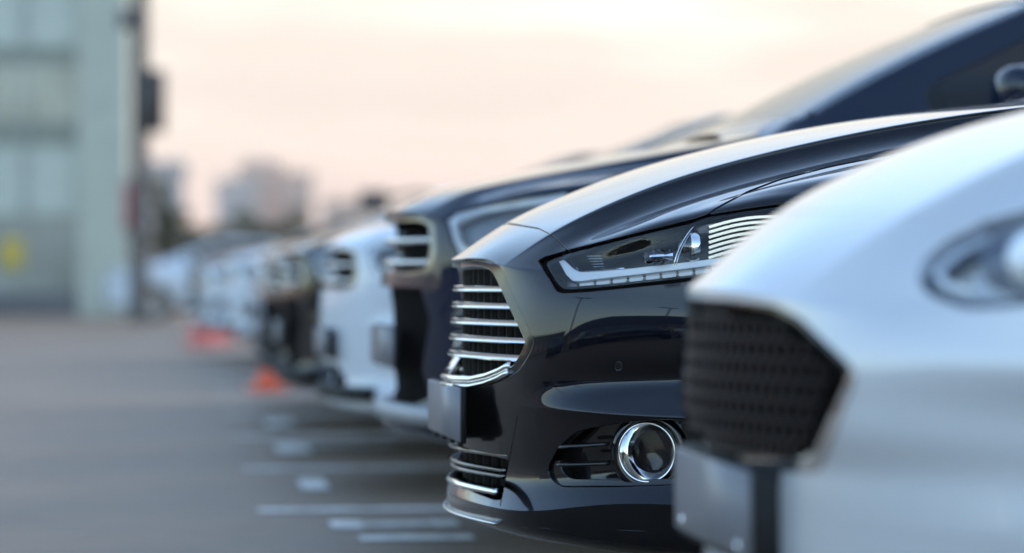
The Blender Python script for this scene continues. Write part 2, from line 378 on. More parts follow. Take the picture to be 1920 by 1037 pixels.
HOOD = [
    [(.13, 0, .902), (.132, .17, .896), (.146, .362, .871), (.157, .415, .853), (.173, .460, .835), (.262, .597, .862), (.345, .665, .885), (.43, .725, .905), (.569, .80, .925), (.70, .885, .84), (.85, .923, .70)],
    [(.26, 0, .961), (.26, .20, .953), (.25, .420, .927), (.25, .468, .897), (.257, .508, .874), (.325, .594, .898), (.40, .665, .914), (.485, .72, .934), (.64, .81, .945), (.78, .897, .84), (.92, .926, .60)],
    [(.454, 0, 1.031), (.45, .22, 1.025), (.44, .455, 1.000), (.44, .510, .961), (.44, .560, .940), (.46, .617, .948), (.50, .668, .946), (.58, .722, .968), (.72, .82, .965), (.88, .903, .85), (1.0, .928, .55)],
    [(.75, 0, 1.103), (.75, .24, 1.098), (.75, .495, 1.076), (.75, .548, 1.036), (.75, .595, 1.018), (.76, .640, 1.020), (.78, .687, 1.016), (.80, .735, 1.010), (.88, .83, .985), (1.0, .908, .86), (1.1, .928, .5)],
    [(1.05, 0, 1.150), (1.05, .25, 1.143), (1.05, .525, 1.126), (1.05, .575, 1.088), (1.05, .62, 1.071), (1.05, .66, 1.066), (1.06, .70, 1.058), (1.07, .75, 1.046), (1.10, .84, 1.0), (1.14, .912, .86), (1.2, .928, .45)],
    [(1.30, 0, 1.174), (1.30, .25, 1.168), (1.31, .535, 1.154), (1.32, .585, 1.120), (1.33, .63, 1.104), (1.34, .67, 1.096), (1.35, .71, 1.086), (1.36, .76, 1.068), (1.38, .85, 1.01), (1.40, .915, .86), (1.42, .928, .42)]]
def cab(a, z, top, belt=.99, inw=0.):   # one station of the cabin: a, height, half width of the roof, height of the belt line
    k = z - belt; da = [0, .001, .005, .012, .025, .07, .11, .13, .14, .15, .16]
    return [(a + da[i], b, zz) for i, (b, zz) in enumerate([(0, z), (top * .35, z - .002), (top * .7, z - .006), (top * .9, z - .013), (top, z - .024), (top + .035, z - .07),
            (top + .035 + (.80 - top) * .5, belt + k * .38), (.80 - inw, belt + .01), (.885 - inw, belt - .12), (.925 - inw, .62), (.905 - inw, .25)])]
CABIN = [
    [(1.36, 0, 1.185), (1.361, .2, 1.1845), (1.367, .44, 1.182), (1.376, .55, 1.178), (1.392, .62, 1.172), (1.47, .675, 1.138), (1.58, .725, 1.06), (1.58, .79, 1.01), (1.58, .88, .89), (1.58, .92, .63), (1.58, .91, .27)],
    [(1.68, 0, 1.335), (1.681, .2, 1.3345), (1.686, .41, 1.332), (1.694, .51, 1.328), (1.71, .58, 1.321), (1.79, .63, 1.262), (1.88, .71, 1.09), (1.88, .795, 1.0), (1.88, .885, .88), (1.88, .925, .62), (1.88, .905, .25)],
    cab(2.08, 1.475, .53), cab(2.20, 1.495, .54), cab(2.85, 1.515, .545), cab(3.4, 1.475, .53), cab(3.75, 1.40, .50), cab(4.10, 1.235, .53, .98, .02), cab(4.35, 1.13, .58, .97, .04), cab(4.68, 1.10, .56, .95, .09),
    cab(4.80, 1.06, .50, .90, .17), cab(4.85, .86, .48, .70, .24), cab(4.86, .55, .48, .45, .30), cab(4.80, .34, .45, .30, .33)]
def ridge(rows, sharp_=.022):
    # one more station just outboard of the bonnet ridge keeps the ridge crisp
    out = []
    for r in rows:
        p, q = r[2], r[3]; k = min(sharp_ / max(q[1] - p[1], 1e-3), .5)
        out.append(r[:3] + [(p[0] + (q[0] - p[0]) * k, p[1] + (q[1] - p[1]) * k, p[2] + (q[2] - p[2]) * k * .55)] + r[3:])
    return out
_t = np.gradient(np.array([PA, PB]), axis=1); _t /= np.linalg.norm(_t, axis=0)
NOSE, NOSE2 = ridge([NOSE, NOSE2])
for _r, _e in ((NOSE, (-.036, -.046, -.051, -.053, -.055, -.055)), (NOSE2, (-.044, -.055, -.058, -.062, -.066, -.068))):
    for _k, _c in enumerate(range(4, 10)): _r[_c] = (PA[_c] - _t[1][_c] * _e[_k], PB[_c] + _t[0][_c] * _e[_k], _r[_c][2])
HOOD = ridge(HOOD); CABIN = ridge(CABIN)
def fascia(profile, soft=0., low=.008):
    t = np.gradient(np.array([PA, PB]), axis=1); t /= np.linalg.norm(t, axis=0); nx, nb = -t[1], t[0]      # outward normal in plan
    wts = [(1, 0, 0), (.75, .25, 0), (.3, .7, 0), (.2, .8, 0), (0, 1, 0), (0, .85, .15), (0, .35, .65)] + [(0, 0, 1)] * 5; rows = []
    for ri, (zc, zi, zk, ec, ei, ek) in enumerate(profile):
        r = []
        for i, (p, q, s_) in enumerate(wts):
            z = p * zc + q * zi + s_ * zk; e = p * ec + q * ei + s_ * ek
            if ri in (10, 11): kk = min(max((i - 5) / 4, 0), 1); z += .026 * kk; e -= .014 * kk
            if soft: e = e * (1 - soft) + soft * (p * (.008 if z > .58 else low) + q * (-.02 if z > .58 else min(-.02, low * .7)) + s_ * -.045) if z > .25 and z < .7 else e
            r.append((PA[i] + nx[i] * e, PB[i] + nb[i] * e, z))
        rows.append(r)
    return rows
def net(zmap=None, amap=None, soft=0., low=.008):
    R = fascia(FASCIA, soft, low) + [NOSE, NOSE2] + HOOD + CABIN; R = np.array(R, float); nf = len(FASCIA) + 2 + len(HOOD)
    if zmap is not None: R[..., 2] = np.interp(R[..., 2], *zip(*zmap))
    if amap is not None: R[..., 0] = np.interp(R[..., 0], *zip(*amap))
    return R
UK = len(FASCIA) + 2 + len(HOOD) - 1            # row index of the cowl
UW = UK + 1
def samples(nf=12, nh=12, nr=4, lo=4.):
    n1 = len(FASCIA) + 2
    return np.unique(np.concatenate([np.linspace(0, 4, int(nf * 3) + 1), np.linspace(4, n1 - 1, int((n1 - 5) * nf) + 1), np.linspace(n1 - 1, UK, int((UK - n1 + 1) * nh) + 1), np.linspace(UK, UK + len(CABIN), len(CABIN) * nr + 1)]))
def wheel(parent, x, y, r=.335, wdt=.215):
    sgn = -1 if y < 0 else 1; wv = MB(); h = wdt / 2
    e = empty('wheel', (x, y, r), 0, parent=parent)
    wv.lathe([(r * .64, -h), (r * .9, -h), (r * .975, -h * .86), (r, -h * .6), (r, h * .6), (r * .975, h * .86), (r * .9, h), (r * .64, h)], (0, 0, 0), (0, 1, 0), (0, 0, 1), 48)
    wv.obj('tyre', 'rubber', e)
    q = MB(); q.lathe([(r * .65, -h * .95), (r * .62, h * .3 * sgn), (r * .65, h * .95)], (0, 0, 0), (0, 1, 0), (0, 0, 1), 48)
    q.lathe([(.0, sgn * h * .72), (.07, sgn * h * .70), (.08, sgn * h * .5)], (0, 0, 0), (0, 1, 0), (0, 0, 1), 24)
    for k in range(10):
        t = 2 * math.pi * k / 10; c, s_ = math.cos(t), math.sin(t); tv = Vector((-s_, 0, c)); rv = Vector((c, 0, s_)); ay = Vector((0, sgn, 0)); V = []
        for (rr, ww, d) in ((.05, .028, h * .66), (r * .64, .019, h * .82)):
            for (a_, b_) in ((-1, 0), (1, 0), (1, -.03), (-1, -.03)): V.append(rv * rr + tv * ww * a_ + ay * (d + b_))
        q.add(V, [(0, 1, 5, 4), (1, 2, 6, 5), (2, 3, 7, 6), (3, 0, 4, 7)])
    sharp(q.obj('rim', 'rim', e))
    return e
def car_common(root, sh, phi_holes, hoodpoly, matn, hole_lip='gloss', wr=.335, gap=3.0, mats=None, wheels=(.96, 3.81), mirror=True):
    """panels, glass, wheels, interior shared by every car; phi_holes keeps >0 outside the front openings"""
    u, v, P, Q = sh.u, sh.v, sh.P, sh.Q; base = phi_holes.copy()
    for ax in wheels:
        base = np.minimum(base, np.where((P[..., 1] < -.55) & (P[..., 2] < .9), (np.hypot(P[..., 0] - ax, P[..., 2] - wr) - wr - .05) * 900, 99))
    # glass openings
    ws = np.minimum(np.minimum(u - (UW + .10), UW + 1.93 - u) * 120, (5.12 - v) * 60)
    sw = np.minimum(np.minimum(u - (UW + .80), UW + 5.6 - u) * 120, np.minimum(v - 5.85, 7.85 - v) * 60)
    rw = np.minimum(np.minimum(u - (UW + 6.15), UW + 7.7 - u) * 120, (5.0 - v) * 60)
    glassphi = -np.maximum(np.maximum(ws, sw), rw)
    hp = sdf(Q, np.array(hoodpoly, float)); hp = np.where(u <= UK + .25, hp, -40.); hp = np.minimum(hp, (UK + .25 - u) * 160)
    body = sh.panel('body', np.minimum(np.minimum(base, glassphi), np.where(u <= UK + .4, -hp - gap, 30)), matn, root, lipd=.028)
    hood = sh.panel('bonnet', np.minimum(np.minimum(base, hp - gap * .2), 99), matn, root, lipd=.022)
    full = np.linspace
    for nm, ph, sides in (('windscreen', ws, 'joint'), ('side_window', sw, 'pair'), ('rear_window', rw, 'joint')):
        sh.panel(nm, ph + 2, 'screen' if nm == 'windscreen' else 'tinted', root, lipd=0, sides=sides, off=.004)
    for ax in wheels:
        for sd in (-1, 1): wheel(root, ax, sd * .80, wr)
    # inner black tub that closes the engine bay and carries the seats
    tub = MB(); tub.box((.45, -.70, .20), (4.6, .70, .26)); tub.box((.42, -.62, .26), (.47, .62, .80))
    tub.obj('underbody', 'cavity', root, False)
    zc = float(P[..., 2].max())
    dash = MB(); dash.box((1.52, -.66, .62), (2.0, .66, .98), .05); dash.obj('dashboard', 'seat', root)
    for x0 in (2.45, 3.35):
        for sd in (-.37, .37):
            st = MB(); st.box((x0 - .25, sd - .25, .42), (x0 + .28, sd + .25, .58), .05); st.box((x0 + .2, sd - .24, .5), (x0 + .36, sd + .24, 1.10), .05); st.box((x0 + .24, sd - .13, 1.12), (x0 + .34, sd + .13, 1.30), .04)
            st.obj('seat', 'seat', root)
    return body, hood

# ------------------------------------------------------------------ the black saloon
HERO = (.604, 6.05, 2.0)
root = empty('black_car', (HERO[0], HERO[1], 0), math.radians(HERO[2]), 'glossy black saloon with chrome barred grille and round chrome fog lamp ring', 'car', 'cars parked side by side')
hb = Body(net(), HERO); hs = Shell(hb, samples(16, 22, 4), np.linspace(0, 11, 331))
GR = [(780, 484), (850, 487), (880, 483), (915, 485), (933, 493), (946, 515), (966, 560), (986, 605), (1002, 640), (992, 666), (973, 696), (940, 716), (905, 727), (870, 727), (838, 722), (780, 722)]
LI = [(780, 832), (862, 834), (905, 849), (953, 861), (950, 890), (941, 938), (925, 938), (890, 925), (855, 905), (838, 897), (780, 885)]
FG = [(1028, 872), (1027, 887), (1036, 903), (1053, 914), (1164, 913.5), (1271, 910), (1330, 905), (1350, 850), (1335, 808), (1290, 788), (1240, 786), (1150, 794), (1080, 808), (1046, 838)]
HL = [(1007, 488), (1022, 480), (1064, 468), (1120, 454.5), (1174, 441), (1240, 425), (1300, 410), (1325, 402), (1400, 390), (1500, 376), (1590, 368), (1640, 395), (1600, 470), (1500, 500), (1400, 515), (1300, 528), (1174, 541.5), (1100, 549), (1057, 551.5), (1043, 548), (1033, 530), (1018, 508)]
LENS = [(1024, 492), (1066, 476), (1120, 462.5), (1174, 449), (1240, 433), (1293, 421), (1323, 409), (1400, 397), (1500, 384), (1580, 378), (1620, 398), (1585, 460), (1500, 488), (1400, 502), (1300, 519), (1200, 530), (1139, 536.5), (1082, 541.5), (1057, 541.5), (1043, 528)]
HOODLINE = [(700, 414), (940, 416), (975, 421), (1010, 427), (1028, 436), (1040, 445), (1054, 458), (1065, 468), (1120, 454.5), (1174, 441), (1240, 425), (1300, 410), (1324, 402), (1340, 391), (1360, 380), (1400, 359), (1460, 336), (1560, 310), (1700, 283), (1920, 252), (2300, 205), (2300, -300), (700, -300)]
ph = np.full(hs.u.shape, 99.)
for poly, r in ((GR, 8), (LI, 5), (FG, 10), (HL, 5)):
    ph = np.minimum(ph, np.where(hs.u < UK, -sdf(hs.Q, roundpoly(poly, r)), 99))
ph = np.minimum(ph, np.where(hs.u < 8, pline(hs.Q, [(972, 770), (963, 820), (951, 880), (938, 948)]) - .9, 99))
ph = np.minimum(ph, np.where((hs.u < 3.5) & (hs.u > 1), pline(hs.Q, [(966, 989), (1100, 993), (1330, 998)]) - .8, 99))
SENS = [(1159 + 8 * math.cos(t * math.pi / 8), 686 + 9.5 * math.sin(t * math.pi / 8)) for t in range(16)]
ph = np.minimum(ph, np.where(hs.u < UK, -sdf(hs.Q, np.array(SENS)), 99))
car_common(root, hs, ph, HOODLINE, 'black')
hs.patch('parking_sensor', [(1159 + (p[0] - 1159) * .78, 686 + (p[1] - 686) * .78) for p in SENS], 'gloss', root, off=.0005, lipd=.01, r=0, n=40)

# grille
gr = empty('front_grille', parent=root)
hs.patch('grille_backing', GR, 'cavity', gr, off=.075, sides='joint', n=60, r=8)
inner = roundpoly([(780, 500), (852, 501), (880, 497), (906, 499), (921, 506), (933, 528), (950, 566), (971, 610), (986, 641), (978, 660), (962, 687), (930, 704), (900, 712), (870, 712), (780, 700)], 8)
hs.patch('grille_frame', GR, 'gloss', gr, off=.005, lipd=.045, sides='joint', n=220, r=8, extra=lambda Q: -sdf(Q, inner), lipmat='chrome')
def hug(body, z, be, rec, n=33):      # path across the front at height z that follows the body surface
    bs = np.linspace(0, be, n); A = [body.at(b, z) for b in bs]; h = [(a + rec, -b, z) for a, b in zip(A, bs)]
    return [(x, -y, q_) for x, y, q_ in h[:0:-1]] + h
BAR = [(-.010, -.009), (.016, -.0085), (.016, .0085), (-.010, .009), (-.0135, .0065), (-.0125, .0022), (-.006, .0008), (-.006, -.0008), (-.0145, -.0022), (-.0165, -.0055), (-.0145, -.0085)]
for z, px in ((.754, 958), (.7185, 977), (.6835, 993), (.648, 994), (.6125, 979)):
    q = MB(); q.sweep(hug(hb, z, hb.reach(px - 13, z), .024), [(-x * .9, y * .82) for x, y in BAR][::-1]); sharp(q.obj('grille_bar', 'chrome', gr), 40)
GA = lambda b, z=.66: hb.at(b, z)
for k in range(23):
    b = -.44 + .88 * k / 22; zt = .80 - max(0, abs(b) - .25) * .75; zb = .565 + max(0, abs(b) - .2) * .25
    q = MB(); q.box((GA(b) + .040, -b - .0035, zb), (GA(b) + .052, -b + .0035, zt)); q.obj('grille_strut', 'plastic', gr, False)
q = MB()
lipb = np.linspace(-.375, .375, 60); lz = [np.interp(abs(b), [0, .1, .2, .28, .34, .385], [.549, .549, .552, .562, .575, .590]) for b in lipb]
q.sweep([(hb.at(b, z) + .008, -b, z + .010) for b, z in zip(lipb, lz)], [(x, y) for x, y in circ(.008, 14, .013)])
q.obj('chrome_lip', 'chrome', gr)
q = MB(); q.sweep([(hb.at(b, z) + .004, -b, z - .005) for b, z in zip(lipb, lz)], circ(.0062, 14, .011)); q.obj('chrome_lip', 'chrome', gr)

# lower intake
li = empty('lower_intake', parent=root)
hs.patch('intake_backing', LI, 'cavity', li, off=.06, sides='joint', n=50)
for z, px, rz_ in ((.407, 948, .0065), (.3755, 942, .0055), (.363, 940, .0055)):
    q = MB(); q.sweep(hug(hb, z, hb.reach(px, z), .012), circ(rz_, 10, .013)); q.obj('intake_bar', 'darkchrome', li)
for k in range(15):
    b = -.34 + .68 * k / 14; q = MB(); a_ = hb.at(b, .38); q.box((a_ + .03, -b - .003, .335), (a_ + .042, -b + .003, .425)); q.obj('intake_strut', 'plastic', li, False)
q = MB(); q.sweep(hug(hb, .330, hb.reach(930, .330), .006), circ(.0085, 14, .013)); q.obj('chrome_trim', 'chrome', li)
q = MB(); q.sweep(hug(hb, .268, hb.reach(936, .268), -.002), circ(.003, 10, .012)); q.obj('splitter_edge', 'satin', li)

# number plate
pl = empty('number_plate', parent=root)
q = MB(); q.box((-.024, -.26, .432), (-.019, .26, .546), .0025); q.obj('plate', 'plate', pl)
q = MB(); q.box((-.0185, -.258, .428), (-.008, .258, .548), .003)
for yb in (-.2, -.07, .07, .2): q.box((-.0185, yb - .02, .420), (-.009, yb + .02, .4275))
q.obj('plate_holder', 'plastic', pl)
# fog lamps
for sd in (1, -1):
    fg = empty('fog_lamp', parent=root)
    def mv(V): return [(p[0], p[1] * sd, p[2]) for p in V]
    c = hb.on(1213, 848.5, .665); ax = Vector((-.50, -.866, .03)).normalized()
    q = MB(); R0 = .0585
    q.lathe([(R0 - .0165, -.034), (R0 - .0155, -.032), (R0 - .003, .0), (R0 - .0015, .002), (R0 + .0005, .002), (R0 + .002, -.001), (R0 + .002, -.02)], c, ax, n=72)
    o = mesh_obj('chrome_ring', mv(q.V), q.F, 'chrome', fg)
    q = MB(); q.lathe([(0., -.032), (.02, -.0325), (.0425, -.034)], c, ax, n=48); mesh_obj('lamp_glass', mv(q.V), q.F, 'fogglass', fg)
    q = MB(); q.lathe([(.0425, -.0345), (.034, -.052), (.014, -.064), (0., -.065)], c, ax, n=48); mesh_obj('reflector', mv(q.V), q.F, 'gloss', fg)
    q = MB(); q.lathe([(R0 + .003, -.012), (R0 + .009, -.008), (R0 + .021, -.016), (R0 + .026, -.028)], c, ax, n=72); mesh_obj('ring_surround', mv(q.V), q.F, 'black', fg)
    for (x0, x1, y0, y1) in ((1056, 1141, 838, 832), (1051, 1143, 871, 868)):
        q = MB(); p0 = hb.on(x0, y0, .535); p1 = hb.on(x1, y1, .60); mid = (p0 + p1) / 2 + Vector((-.004, -.008, 0))
        pts = [p0 * (1 - t) ** 2 + mid * 2 * t * (1 - t) + p1 * t * t for t in np.linspace(0, 1, 14)]
        q.sweep(pts, [(-.012, -.003), (.014, -.004), (.017, 0), (.012, .003), (-.012, .005)]); mesh_obj('slat', mv(q.V), q.F, 'gloss', fg)
hs.patch('fog_recess', [(1010, 870), (1012, 900), (1040, 922), (1164, 922), (1340, 914), (1370, 850), (1350, 795), (1290, 776), (1150, 782), (1060, 800), (1026, 838)], 'gloss', root, off=.05, n=70, r=10, flat=True)
hs.patch('fog_bezel', [(1030, 872), (1030, 886), (1038, 901), (1054, 911), (1164, 910.5), (1300, 907), (1300, 897), (1164, 901), (1074, 899), (1060, 893), (1052, 880), (1048, 862)], 'gloss', root, off=.008, lipd=.02, n=120, r=8)

# headlamps
hl = [empty('headlight', parent=root), empty('headlight', parent=root)]
hs.patch('lens', LENS, 'lens', hl, off=.003, lipd=.012, r=6, n=150, lipmat='bezel')
hs.patch('housing', [(x, y) for x, y in HL], 'bezel', hl, off=.075, n=70)
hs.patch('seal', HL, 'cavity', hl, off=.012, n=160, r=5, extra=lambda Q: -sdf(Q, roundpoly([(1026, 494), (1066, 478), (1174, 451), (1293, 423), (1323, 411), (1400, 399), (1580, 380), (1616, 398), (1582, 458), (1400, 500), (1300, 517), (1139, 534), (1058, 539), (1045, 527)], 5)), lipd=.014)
# the housing's base colour holds the dark blue of sky mirrored in the lamp
hs.patch('light_guide', [(1047, 486), (1057, 488), (1073, 504), (1087, 511), (1120, 509.5), (1168, 506), (1300, 491.5), (1400, 477), (1560, 452), (1562, 462), (1400, 487), (1300, 501), (1200, 513), (1120, 522), (1088, 526), (1074, 526), (1062, 514)], 'lightguide', hl, off=.017, lipd=.02, r=4, n=190)
hs.patch('guide_trim', [(1063.5, 484), (1066, 484), (1087, 506.5), (1130, 504.5), (1170, 502), (1170, 503.5), (1130, 506.5), (1086, 509)], 'chrome', hl, off=.026, lipd=.01, r=1, n=120)
hs.patch('corner_reflector', [(1027, 495), (1041, 489), (1060, 518), (1072, 530), (1083, 534), (1083, 539), (1060, 539), (1047, 526)], 'darkchrome', hl, off=.022, lipd=.0, r=4, n=70)
for k in range(15):
    x0 = 1086 + k * 31; x1 = x0 + 27; sl = lambda x: 537.5 - (x - 1084) * .1075 - max(0, x - 1300) * .06
    for (dy0, dy1, m, o) in ((-9.5, -5.2, 'ledgap', .024), (-4.4, .6, 'led', .02)):
        hs.patch('led_cell', [(x0, sl(x0) + dy0), (x1, sl(x1) + dy0), (x1 - 2, sl(x1) + dy1), (x0 + 2, sl(x0) + dy1)], m, hl, off=o, lipd=.006, r=1.5, n=26)
for sd in (0, 1):
    e = hl[sd]; fl = 1 if sd == 0 else -1
    def put(q, nm, m, ang=35): return sharp(mesh_obj(nm, [(p[0], p[1] * fl, p[2]) for p in q.V], q.F, m, e), ang)
    B1 = .685
    c = hb.on(1299, 464, B1); r = .031
    q = MB(); q.lathe([(0, -.030), (.010, -.0285), (.019, -.022), (.025, -.012), (r, 0), (r, .004)], c, (1, 0, 0), n=40); put(q, 'projector_lens', 'optic', 80)
    q = MB(); q.lathe([(0, -.0275), (.009, -.026), (.017, -.020), (.023, -.011), (.0265, 0)], c, (1, 0, 0), n=32); put(q, 'projector_core', 'ball', 80)
    q = MB(); q.lathe([(.0265, .0), (.0285, -.007), (.031, -.009), (.0335, 0), (.0335, .008)], c, (1, 0, 0), n=40); put(q, 'projector_ring', 'chrome', 60)
    q = MB(); q.lathe([(.008, .008), (.028, .006), (.028, .046), (.045, .06)], c, (1, 0, 0), n=40); put(q, 'projector_tube', 'gloss', 40)
    # chrome hoop round the projector
    pts = [hb.on(x, y, b) for x, y, b in ((1264, 498, .735), (1268, 480, .735), (1279, 455, .72), (1296, 430, .70), (1316, 413, .675), (1340, 404, .65))]
    P_ = []
    for i in range(len(pts) - 1):
        for t in np.linspace(0, 1, 6)[:-1]:
            p0, p1, p2, p3 = pts[max(i - 1, 0)], pts[i], pts[i + 1], pts[min(i + 2, len(pts) - 1)]
            P_.append(.5 * ((2 * p1) + (p2 - p0) * t + (2 * p0 - 5 * p1 + 4 * p2 - p3) * t * t + (3 * p1 - p0 - 3 * p2 + p3) * t ** 3))
    q = MB(); q.sweep(P_, circ(.0010, 8, .0012)); put(q, 'projector_hoop', 'chrome', 60)
    q = MB(); q.sweep([p + Vector((.007, .012, -.001)) for p in P_], circ(.0008, 8, .0009)); put(q, 'projector_hoop', 'satin', 60)
    # turn signal bulb with faceted glass
    c2 = hb.on(1236, 481, .665)
    q = MB(); q.lathe([(0, -.032), (.008, -.031), (.0125, -.026), (.0135, -.018), (.0125, -.010), (.0145, -.006), (.0145, .004), (.0135, .012), (.0155, .03)], c2, (1, 0, .05), n=10); put(q, 'signal_bulb', 'optic', 15)
    q = MB(); q.lathe([(0, -.020), (.004, -.018), (.005, .012), (.010, .026)], c2, (1, 0, .05), n=10); put(q, 'bulb_core', 'chrome', 30)
    for k in range(7):      # ribbed reflector
        y0 = 424 + k * 9.6; x0 = 1334; x1 = 1462
        p0 = hb.on(x0, y0, .70); p1 = hb.on(x1 - k * 2, y0 - 20, .765); q = MB()
        pts = [p0 + (p1 - p0) * t + Vector((0, 0, .006 * math.sin(math.pi * t))) for t in np.linspace(0, 1, 10)]
        q.sweep(pts, [(-.020, .0005), (-.006, -.0042), (.02, -.0050), (.02, .0004), (-.004, .0030)]); put(q, 'reflector_rib', 'satin', 30)
    q = MB(); q.sweep([hb.on(1330, 505, .66), hb.on(1335, 410, .66), ], [(-.002, -.03), (.002, -.03), (.002, .03), (-.002, .03)], up=(1, 0, 0)); put(q, 'rib_backing', 'satin')
    for k in range(5):
        p0 = hb.on(1101 + k * 3, 480 + k * 5, .515); p1 = hb.on(1128 + k * 1.5, 479.5 + k * 5, .53); q = MB(); q.sweep([p0, p1], circ(.0014, 8, .003)); put(q, 'vent_bar', 'satin', 60)
# ------------------------------------------------------------------ END HERO

# ------------------------------------------------------------------ ground
def asphalt():
    m, N, Lk, p = material('asphalt'); t = N.new('ShaderNodeTexCoord')
    def noise(sc, det=5, ro=.6):
        n = N.new('ShaderNodeTexNoise'); n.inputs['Scale'].default_value = sc; n.inputs['Detail'].default_value = det; n.inputs['Roughness'].default_value = ro; Lk(t.outputs['Object'], n.inputs['Vector']); return n
    def ramp(src, p0, c0, p1, c1):
        r = N.new('ShaderNodeValToRGB'); e = r.color_ramp.elements; e[0].position, e[0].color = p0, (*c0, 1); e[1].position, e[1].color = p1, (*c1, 1); Lk(src, r.inputs['Fac']); return r
    def mix(mode, f, a, b):
        x = N.new('ShaderNodeMixRGB'); x.blend_type = mode; x.inputs[0].default_value = f; Lk(a, x.inputs[1]); Lk(b, x.inputs[2]); return x
    big = ramp(noise(.35).outputs['Fac'], .3, (.146, .104, .069), .72, (.198, .143, .097))
    mid = ramp(noise(3.2, 6).outputs['Fac'], .35, (.88, .88, .88), .7, (1.06, 1.06, 1.05))
    fine = ramp(noise(170, 3).outputs['Fac'], .35, (.55, .55, .55), .66, (1.5, 1.48, 1.45))
    c = mix('MULTIPLY', 1, mix('MULTIPLY', 1, big.outputs[0], mid.outputs[0]).outputs[0], fine.outputs[0])
    st = ramp(noise(.9, 4, .7).outputs['Fac'], .60, (1, 1, 1), .70, (.62, .61, .60)); c = mix('MULTIPLY', .45, c.outputs[0], st.outputs[0])
    Lk(c.outputs[0], p.inputs['Base Color']); p.inputs['Roughness'].default_value = .62; p.inputs['Specular IOR Level'].default_value = .5
    b = N.new('ShaderNodeBump'); b.inputs['Strength'].default_value = .45; b.inputs['Distance'].default_value = .004; Lk(noise(120, 4).outputs['Fac'], b.inputs['Height']); Lk(b.outputs[0], p.inputs['Normal'])
    return m
M['asphalt'] = asphalt()
def worn_paint():
    m, N, Lk, p = material('worn_road_paint'); t = N.new('ShaderNodeTexCoord'); n = N.new('ShaderNodeTexNoise'); n.inputs['Scale'].default_value = 9; n.inputs['Detail'].default_value = 8; n.inputs['Roughness'].default_value = .7
    r = N.new('ShaderNodeValToRGB'); e = r.color_ramp.elements; e[0].position, e[0].color = .38, (.36, .34, .31, 1); e[1].position, e[1].color = .52, (.74, .71, .66, 1)
    Lk(t.outputs['Object'], n.inputs['Vector']); Lk(n.outputs['Fac'], r.inputs['Fac']); Lk(r.outputs[0], p.inputs['Base Color']); p.inputs['Roughness'].default_value = .7
    return m
M['linepaint'] = worn_paint()
g = MB(); g.add([(-2500, -2500, 0), (2500, -2500, 0), (2500, 2500, 0), (-2500, 2500, 0)], [(0, 1, 2, 3)]); tag(g.obj('ground', 'asphalt', smooth=False), kind='structure')
LINES = [2.65, 4.75, 7.05, 9.25, 11.25, 13.5, 15.7, 18.0, 20.3, 22.6, 25, 27.4, 30, 32.6]
for i, y in enumerate(LINES):
    q = MB(); n = 24; V = []
    for k in range(n + 1):
        x = .27 + 5.0 * k / n; V += [(x, y - .055 + RNG.uniform(-.004, .004), .004), (x, y + .055 + RNG.uniform(-.004, .004), .004)]
    q.add(V, [(2 * k, 2 * k + 2, 2 * k + 3, 2 * k + 1) for k in range(n)]); tag(q.obj('parking_line', 'linepaint', smooth=False), kind='structure')
for (x, y, strokes) in ((.68, 8.45, [(-.10, .17, .12, .30), (-.14, -.30, .20, -.14), (-.20, .12, -.101, .36), (.121, .12, .20, .36)]), (.50, 10.4, [(-.04, -.25, .06, .25)]), (.50, 12.6, [(-.05, -.3, .10, .3), (.1, .1, .5, .25)]), (.52, 14.8, [(-.05, -.3, .1, .3)])):
    q = MB()
    for x0, y0, x1, y1 in strokes: q.add([(x + x0, y + y0, .004), (x + x1, y + y0, .004), (x + x1, y + y1, .004), (x + x0, y + y1, .004)], [(0, 1, 2, 3)])
    tag(q.obj('stall_number_marking', 'linepaint', smooth=False), kind='structure')

# ------------------------------------------------------------------ the silver car
SILV = (.71, 3.75, 0.)
root = empty('silver_car', (SILV[0], SILV[1], 0), 0, 'pale silver car with dark honeycomb grille in front of a grey number plate', 'car', 'cars parked side by side')
ZS = [(0, 0), (.235, .19), (.335, .28), (.56, .535), (.66, .625), (.811, .758), (.85, .805), (.895, .862), (.963, .942), (1.02, 1.0), (1.174, 1.13), (1.515, 1.46)]
sb = Body(net(ZS, None, .9, -.045), SILV); ss = Shell(sb, samples(9, 11, 3), np.linspace(0, 11, 189))
GS = [(1100, 560), (1290, 560), (1380, 563), (1455, 572), (1500, 594), (1600, 688), (1588, 735), (1536, 860), (1500, 872), (1400, 866), (1290, 852), (1100, 850)]
HS = [(1718, 512), (1732, 482), (1775, 446), (1850, 412), (1960, 385), (2120, 360), (2160, 400), (2120, 500), (2000, 558), (1900, 578), (1810, 582), (1740, 556), (1722, 535)]
HOODS = [(1000, 392), (1480, 396), (1560, 396), (1650, 398), (1720, 406), (1790, 420), (1850, 412), (1960, 380), (2120, 330), (2400, 255), (3000, 170), (3000, -900), (1000, -900)]
ph = np.full(ss.u.shape, 99.)
for poly, r in ((GS, 14), (HS, 14)): ph = np.minimum(ph, np.where(ss.u < UK, -sdf(ss.Q, roundpoly(poly, r)), 99))
car_common(root, ss, ph, HOODS, 'silver', wr=.33, gap=2.2)
gr = empty('front_grille', parent=root)
ss.patch('grille_backing', GS, 'cavity', gr, off=.06, sides='joint', n=50, r=14)
inn = roundpoly([(1100, 569), (1290, 569), (1380, 572), (1450, 581), (1492, 602), (1590, 690), (1578, 732), (1527, 850), (1500, 856), (1400, 850), (1290, 838), (1100, 836)], 14)
ss.patch('grille_frame', GS, 'gloss', gr, off=.004, lipd=.045, sides='joint', n=150, r=14, extra=lambda Q: -sdf(Q, inn), lipmat='gloss')
SAT = {}
def SA(b, z=.66):
    k = (round(abs(b), 3), round(z, 3))
    if k not in SAT: SAT[k] = sb.at(k[0], k[1])
    return SAT[k]
